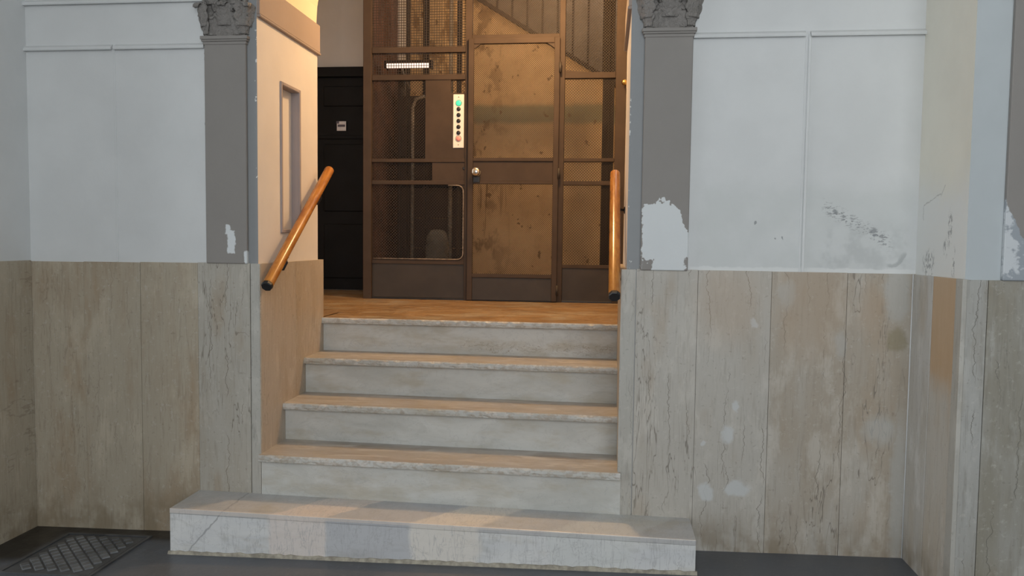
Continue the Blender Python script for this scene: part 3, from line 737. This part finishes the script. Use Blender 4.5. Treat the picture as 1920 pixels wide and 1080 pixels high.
# ------------------------------------------------------------------ lift enclosure
lift = empty('lift_enclosure', (-.80, E, ZL), 'brown iron and wire mesh lift enclosure with a gated door on the landing', 'lift')
def pt(name, x0, x1, z0, z1, mat='iron', y0=-.018, y1=.022, parent=None, bev=.002):
    b = MB(); b.box(x0, x1, E+y0, E+y1, z0, z1, bev); return b.build(name, M[mat], parent or lift, loc=((x0+x1)/2, E, z0))
TOP = 3.55
def lattice(x0, x1, z0, z1, y, sp, wd, parent, square=False):
    """woven wire: two sets of square section wires clipped to the opening"""
    b = MB(); h = wd/2; lines = []
    if square:
        n = int((x1-x0)/sp); lines += [((x0+(i+.5)*(x1-x0)/n, z0), (x0+(i+.5)*(x1-x0)/n, z1), 0) for i in range(n)]
        n = int((z1-z0)/sp); lines += [((x0, z0+(i+.5)*(z1-z0)/n), (x1, z0+(i+.5)*(z1-z0)/n), 1) for i in range(n)]
    else:
        w, hh = x1-x0, z1-z0; st_ = sp*math.sqrt(2); c = -hh + st_/2
        while c < w:
            s0 = max(0, -c); s1 = min(hh, w-c)       # u = c + s, v = s
            if s1-s0 > .006:
                lines.append(((x0+c+s0, z0+s0), (x0+c+s1, z0+s1), 0)); lines.append(((x1-c-s0, z0+s0), (x1-c-s1, z0+s1), 1))
            c += st_
    for (ax, az), (bx_, bz), k in lines:
        dx, dz_ = bx_-ax, bz-az; L_ = math.hypot(dx, dz_); nx, nz = -dz_/L_*h, dx/L_*h; ya = y + (k-.5)*wd*.9
        v = [(ax+nx, ya-h, az+nz), (ax-nx, ya-h, az-nz), (ax-nx, ya+h, az-nz), (ax+nx, ya+h, az+nz), (bx_+nx, ya-h, bz+nz), (bx_-nx, ya-h, bz-nz), (bx_-nx, ya+h, bz-nz), (bx_+nx, ya+h, bz+nz)]
        b.add(v, [(0, 1, 5, 4), (1, 2, 6, 5), (2, 3, 7, 6), (3, 0, 4, 7)])
    o = b.build('wire_mesh', M['wire'], parent, loc=((x0+x1)/2, y, z0), fix=False); o['kind'] = 'stuff'; return o

# posts
pt('post', -1.700, -1.642, ZL, TOP, y0=-.03, y1=.03)
pt('post', -.982, -.938, ZL, TOP, y0=-.022, y1=.022)
pt('post', -.338, -.300, ZL, TOP, y0=-.022, y1=.022)
pt('post', .042, .112, ZL, TOP, y0=-.03, y1=.03)
# left bay rails
LX0, LX1 = -1.642, -.982
for z0, z1 in ((2.588, 2.628), (2.402, 2.440), (1.838, 1.862), (1.684, 1.712)): pt('rail', LX0, LX1, z0, z1)
pt('rail', LX0, LX1, 3.25, 3.29)
pt('kick_panel', LX0, LX1, ZL+.012, 1.160, 'iron_dark', -.008, .004)
pt('rail', LX0, LX1, 1.130, 1.160, y0=-.014)
# steel plate around the call panel
b = MB()
for (x0, x1, z0, z1) in ((-1.262, -1.085, 1.862, 2.402), (-1.085, LX1, 1.862, 2.312), (-1.212, LX1, 1.712, 1.862)): b.box(x0, x1, E-.012, E+.002, z0, z1)
b.build('plate', M['iron'], lift, loc=(-1.1, E, 1.7))
b = MB(); b.lathe((-.988, E-.012, 1.797), (0, -1, 0), [(0, .010), (.003, .010), (.004, .007)], 14); tag(b.build('keyhole', M['black'], lift), 'small black keyhole')
lattice(LX0, -1.262, 1.862, 2.402, E, .0145, .0028, lift)
lattice(LX0, -1.212, 1.712, 1.838, E, .0145, .0028, lift)
lattice(-1.085, LX1, 2.312, 2.402, E, .0145, .0028, lift)
lattice(LX0, LX1, 1.160, 1.684, E, .0145, .0028, lift)
lattice(LX0, LX1, 2.440, 2.588, E, .0175, .0034, lift, True)
lattice(LX0, LX1, 2.628, 3.25, E, .0175, .0034, lift, True)
# worn bead round the lower left opening
b = MB(); pth = [(LX0+.012, 1.166)]
pth += [(LX1-.05, 1.166)] + [(LX1-.05+.042*math.sin(a*math.pi/12), 1.208-.042*math.cos(a*math.pi/12)) for a in range(1, 7)] + [(LX1-.008, 1.60)]
pth += [(LX1-.05+.042*math.cos(a*math.pi/12), 1.637+.042*math.sin(a*math.pi/12)) for a in range(1, 7)] + [(LX1-.115, 1.679)]
b.tube([(x, E-.016, z) for x, z in pth], .0045, 6); tag(b.build('edge_bead', M['bead'], lift), 'worn pale edge bead')
# corner fillets that round the lower left opening
for (zc, sg) in ((1.160, 1), (1.684, -1)):
    b = MB(); ptsf = [(LX1, E-.01, zc)] + [(LX1-.05+.05*math.sin(a*math.pi/12), E-.01, zc+sg*(.05-.05*math.cos(a*math.pi/12))) for a in range(0, 7)]
    b.prism(ptsf, (0, .014, 0)); b.build('corner_gusset', M['iron'], lift)
# right bay
RX0, RX1 = -.300, .042
for z0, z1 in ((2.402, 2.442), (1.842, 1.866), (1.684, 1.712), (3.25, 3.29)): pt('rail', RX0, RX1, z0, z1)
pt('kick_panel', RX0, RX1, ZL+.004, 1.140, 'iron_dark', -.008, .004); pt('rail', RX0, RX1, 1.118, 1.142, y0=-.014)
for z0, z1 in ((1.142, 1.684), (1.712, 1.842), (1.866, 2.402), (2.442, 3.25)): lattice(RX0, RX1, z0, z1, E, .0135, .0026, lift)
b = MB(); b.prism([(RX0, E-.012, 2.442), (RX0+.18, E-.012, 2.442), (RX0, E-.012, 2.458)], (0, .02, 0)); b.build('corner_gusset', M['iron'], lift)
# above the door
pt('rail', -.938, -.338, 2.662, 2.702); pt('rail', -.938, -.338, 3.25, 3.29); lattice(-.938, -.338, 2.702, 3.25, E, .0105, .0024, lift)
# top frame and threshold
pt('rail', -1.700, .112, TOP-.04, TOP+.01, y0=-.032, y1=.032)
pt('threshold', -1.700, .112, ZL-.001, ZL+.012, 'black', -.012, .03)
# side returns that carry the enclosure back to the wall
b = MB(); b.box(-1.700, -1.690, E+.03, 2.93, ZL+.01, 1.16); b.build('side_panel', M['iron_dark'], lift)
b = MB(); b.box(.100, .110, E+.03, 3.39, ZL+.01, 1.16); b.build('side_panel', M['iron_dark'], lift)
# brass knob on the right post
b = MB(); b.lathe((.098, E-.03, 2.362), (0, -1, 0), [(0, .007), (.02, .007), (.024, .013), (.034, .019), (.046, .019), (.055, .012), (.058, .003)], 16); tag(b.build('knob', M['brass'], lift), 'small brass knob')

# the door, slightly proud of the frame
DX0, DX1 = -.956, -.334; dy0, dy1 = -.052, -.024
door = empty('door', (DX1, E-.03, ZL), None, None); door.parent = lift; door.location = Vector((DX1, E-.03, ZL)) - Vector(lift.location)
def dp(name, x0, x1, z0, z1, mat='iron', a=dy0, c=dy1): return pt(name, x0, x1, z0, z1, mat, a, c, door)
dp('stile', DX0, DX0+.036, ZL+.006, 2.672); dp('stile', DX1-.036, DX1, ZL+.006, 2.672)
dp('door_rail', DX0+.036, DX1-.036, 2.634, 2.672)
dp('door_rail', DX0+.036, DX1-.036, 1.842, 1.866); dp('lock_panel', DX0+.036, DX1-.036, 1.706, 1.842, 'iron', dy0+.008, dy1-.004); dp('door_rail', DX0+.036, DX1-.036, 1.688, 1.706)
dp('door_rail', DX0+.036, DX1-.036, 1.046, 1.072); dp('kick_panel', DX0+.036, DX1-.036, ZL+.008, 1.046, 'iron_dark', dy0+.006, dy1-.006)
lattice(DX0+.036, DX1-.036, 1.866, 2.634, E-.036, .0098, .0021, door); lattice(DX0+.036, DX1-.036, 1.072, 1.688, E-.036, .0098, .0021, door)
for xg, sx in ((DX0+.036, 1), (DX1-.036, -1)):
    b = MB(); b.prism([(xg, E-.046, 2.634), (xg+sx*.05, E-.046, 2.634), (xg, E-.046, 2.600)], (0, .016, 0)); b.build('corner_gusset', M['iron'], door)
b = MB(); b.lathe((-.893, E-.050, 1.768), (0, -1, 0), [(0, .030), (.006, .030), (.008, .014), (.026, .012), (.030, .024), (.040, .031), (.052, .030), (.060, .020), (.063, .004)], 22); tag(b.build('door_knob', M['chrome'], door), 'round chrome knob')
b = MB(); b.box(-.918, -.868, E-.056, E-.044, 1.696, 1.738, .003); tag(b.build('lock_plate', M['black'], door), 'black lock plate under the knob')
for z in (2.47, 1.76, .965):
    b = MB(); b.tube([(DX1+.004, E-.052, z-.035), (DX1+.004, E-.052, z+.035)], .009, 8); b.build('hinge', M['iron_dark'], door)

# call panel
b = MB(); b.box(-1.066, -.990, E-.020, E-.010, 1.936, 2.302, .003); cp = tag(b.build('call_panel', M['ivory'], lift, loc=(-1.027, E, 1.936)), 'ivory faceplate with a column of round call buttons')
cxb = -1.027
def button(z, mat, r, lab=None):
    b = MB(); b.lathe((cxb, E-.019, z), (0, -1, 0), [(0, r*1.0), (.004, r), (.007, r*.86), (.008, r*.3)], 18); o = b.build('button', M[mat], cp)
    if lab: o['label'] = lab
button(2.242, 'green', .0195, 'lit green button')
for i in range(5): button(2.2015 - i*.0405, 'black', .0145, 'black button')
button(1.999, 'pink', .0165, 'red-pink button')
for z in (2.283, 1.957):
    b = MB(); b.lathe((cxb, E-.0195, z), (0, -1, 0), [(0, .004), (.0015, .004), (.002, .001)], 10); b.build('screw', M['bead'], cp)
for z, n in ((2.242, 1), (1.999, 1)):
    b = MB(); R0 = .021
    b.tube([(cxb+R0*math.cos(a*math.pi/12), E-.0205, z+R0*math.sin(a*math.pi/12)) for a in range(25)], .0015, 5); b.build('button_ring', M['bead'], cp)

# ------------------------------------------------------------------ inside the lift well
# lit tube lamp
tl = empty('tube_lamp', (-1.45, 2.33, 2.56), 'lit tube lamp behind the square mesh above the call panel plate', 'lamp')
b = MB(); b.tube([(-1.585, 2.33, 2.540), (-1.275, 2.33, 2.540)], .016, 12); b.build('tube', M['tube'], tl)
b = MB(); b.box(-1.60, -1.26, 2.345, 2.40, 2.555, 2.585, .004); b.build('housing', M['steel'], tl)
for x in (-1.592, -1.267):
    b = MB(); b.box(x-.008, x+.008, 2.31, 2.385, 2.520, 2.575, .003); b.build('socket', M['steel'], tl)
b = MB(); b.tube([(-1.49, 2.38, 2.56), (-1.49, 2.44, 2.50), (-1.46, 2.52, 2.40)], .008, 8); b.build('bracket', M['pipe'], tl)
# guide rails (T section), counterweight, conduit, boxes
def grail(x0, x1, y, z0, z1, label, mat='steel'):
    b = MB(); cx = (x0+x1)/2; b.box(x0, x1, y, y+.012, z0, z1, .001); b.box(cx-.006, cx+.006, y-.045, y, z0, z1, .001)
    return tag(b.build('guide_rail', M[mat], loc=(cx, y, z0)), label, 'guide rail', 'steel guide rails in the lift well')
grail(-.048, .038, 2.70, ZL, 4.55, 'wide dark guide rail behind the right hand mesh bay')
grail(-1.545, -1.512, 2.72, ZL, 4.55, 'narrow dark guide rail nearest the brown side wall')
grail(-1.413, -1.362, 2.72, ZL, 4.55, 'dark guide rail second from the brown side wall')
grail(-1.150, -1.115, 2.72, ZL, 4.55, 'dark guide rail beside the lift door')
b = MB(); b.tube([(-1.19, 2.70, ZL), (-1.19, 2.70, 4.5)], .017, 10); tag(b.build('conduit_pipe', M['pipe'], loc=(-1.19, 2.70, ZL)), 'pale grey upright pipe beside the lift door, full height', 'pipe')
b = MB(); b.tube([(-1.475, 2.66, ZL), (-1.475, 2.66, 2.30), (-1.45, 2.66, 2.36), (-1.38, 2.66, 2.38)], .013, 10); tag(b.build('conduit_pipe', M['pipe'], loc=(-1.475, 2.66, ZL)), 'thin pale conduit in the dark left bay, bent at its top', 'pipe')
cw = empty('counterweight', (-1.28, 2.80, 1.0), 'dark steel counterweight behind the left bay', 'counterweight')
for i in range(6):
    b = MB(); z = ZL + .12 + i*.235; b.box(-1.60, -1.085, 2.79, 2.90, z, z+.231, .004); b.build('weight_block', M['steel'], cw)
for x in (-1.615, -1.085):
    b = MB(); b.box(x, x+.02, 2.775, 2.91, ZL+.05, 2.47, .002); b.build('frame_side', M['steel'], cw)
b = MB(); b.box(-1.615, -1.065, 2.775, 2.91, ZL+.001, ZL+.115, .003); b.build('frame_foot', M['steel'], cw)
def sup(u, v):
    a, p = u*2*math.pi, (v-.5)*math.pi; q = lambda t_, e: math.copysign(abs(t_)**e, t_)
    return (-1.265+.085*q(math.cos(p), .6)*q(math.cos(a), .5), 2.59+.08*q(math.cos(p), .6)*q(math.sin(a), .5), 1.13+.25*q(math.sin(p), .55))
b = MB(); b.grid(sup, 24, 14); tag(b.build('cement_sack', M['rubble'], loc=(-1.265, 2.60, ZL)), 'pale rounded sack standing low behind the left mesh bay', 'sack')

# stair railing behind the well
rl = empty('stair_railing', (-.6, 3.42, 2.9), 'dark sloping stair railing behind the lift, seen above the door', 'railing')
b = MB(); b.prism([(SX0, 3.32, sz(SX0)), (SX1+.3, 3.32, sz(SX1+.3)), (SX1+.3, 3.32, sz(SX1+.3)+.035), (SX0, 3.32, sz(SX0)+.035)], (0, .16, 0)); b.build('stringer', M['steel'], rl)
for i in range(14):
    x = -1.45 + i*.127
    if x > .27: break
    b = MB(); b.box(x-.009, x+.009, 3.40, 3.418, sz(x)+.02, sz(x)+.95); b.build('baluster', M['steel'], rl, loc=(x, 3.41, sz(x)))
b = MB(); b.prism([(SX0, 3.385, sz(SX0)+.94), (SX1+.3, 3.385, sz(SX1+.3)+.94), (SX1+.3, 3.385, sz(SX1+.3)+.98), (SX0, 3.385, sz(SX0)+.98)], (0, .05, 0)); b.build('top_rail', M['wood'], rl)

# ------------------------------------------------------------------ manhole cover
mx0, mx1, my0, my1 = -2.363, -1.990, -.508, -.098
mh = empty('manhole_cover', ((mx0+mx1)/2, (my0+my1)/2, zfloor(-2.17)), 'square cast iron floor cover with a diamond tread in the left corner', 'manhole cover')
zf = lambda x: zfloor(x) + .002
def slope_box(b, x0, x1, y0, y1, h0, h1): hexa(b, x0, x1, y0, y1, lambda x: zf(x)+h0, lambda x: zf(x)+h1, .0008)
fw = .014
for q in ((mx0-fw, mx1+fw, my0-fw, my0), (mx0-fw, mx1+fw, my1, my1+fw), (mx0-fw, mx0, my0, my1), (mx1, mx1+fw, my0, my1)):
    b = MB(); slope_box(b, *q, -.012, .004); b.build('frame', M['rust'], mh)
b = MB(); slope_box(b, mx0+.007, mx1-.007, my0+.007, my1-.007, -.012, .0005); lid = b.build('lid', M['rust'], mh)
# raised diamonds cast on the lid
b = MB(); p = .039; ux, uy = (p*.7071, p*.7071), (-p*.7071, p*.7071); hw = p*.5-.0030
lx, ly = (mx0+mx1)/2, (my0+my1)/2
for i in range(-12, 13):
    for j in range(-12, 13):
        cx_, cy_ = lx + ux[0]*i + uy[0]*j, ly + ux[1]*i + uy[1]*j
        if abs(cx_-lx) > (mx1-mx0)/2-.036 or abs(cy_-ly) > (my1-my0)/2-.036: continue
        c4 = [(cx_+hw*(a+c_*-1)*.7071, cy_+hw*(a+c_)*.7071) for a, c_ in ((-1, -1), (1, -1), (1, 1), (-1, 1))]
        top = [(cx_+(x-cx_)*.86, cy_+(y-cy_)*.86) for x, y in c4]
        b.add([(x, y, zf(x)-.001) for x, y in c4] + [(x, y, zf(x)+.006) for x, y in top], [(0, 1, 5, 4), (1, 2, 6, 5), (2, 3, 7, 6), (3, 0, 4, 7), (4, 5, 6, 7)])
b.build('tread_pattern', M['worn_iron'], lid)
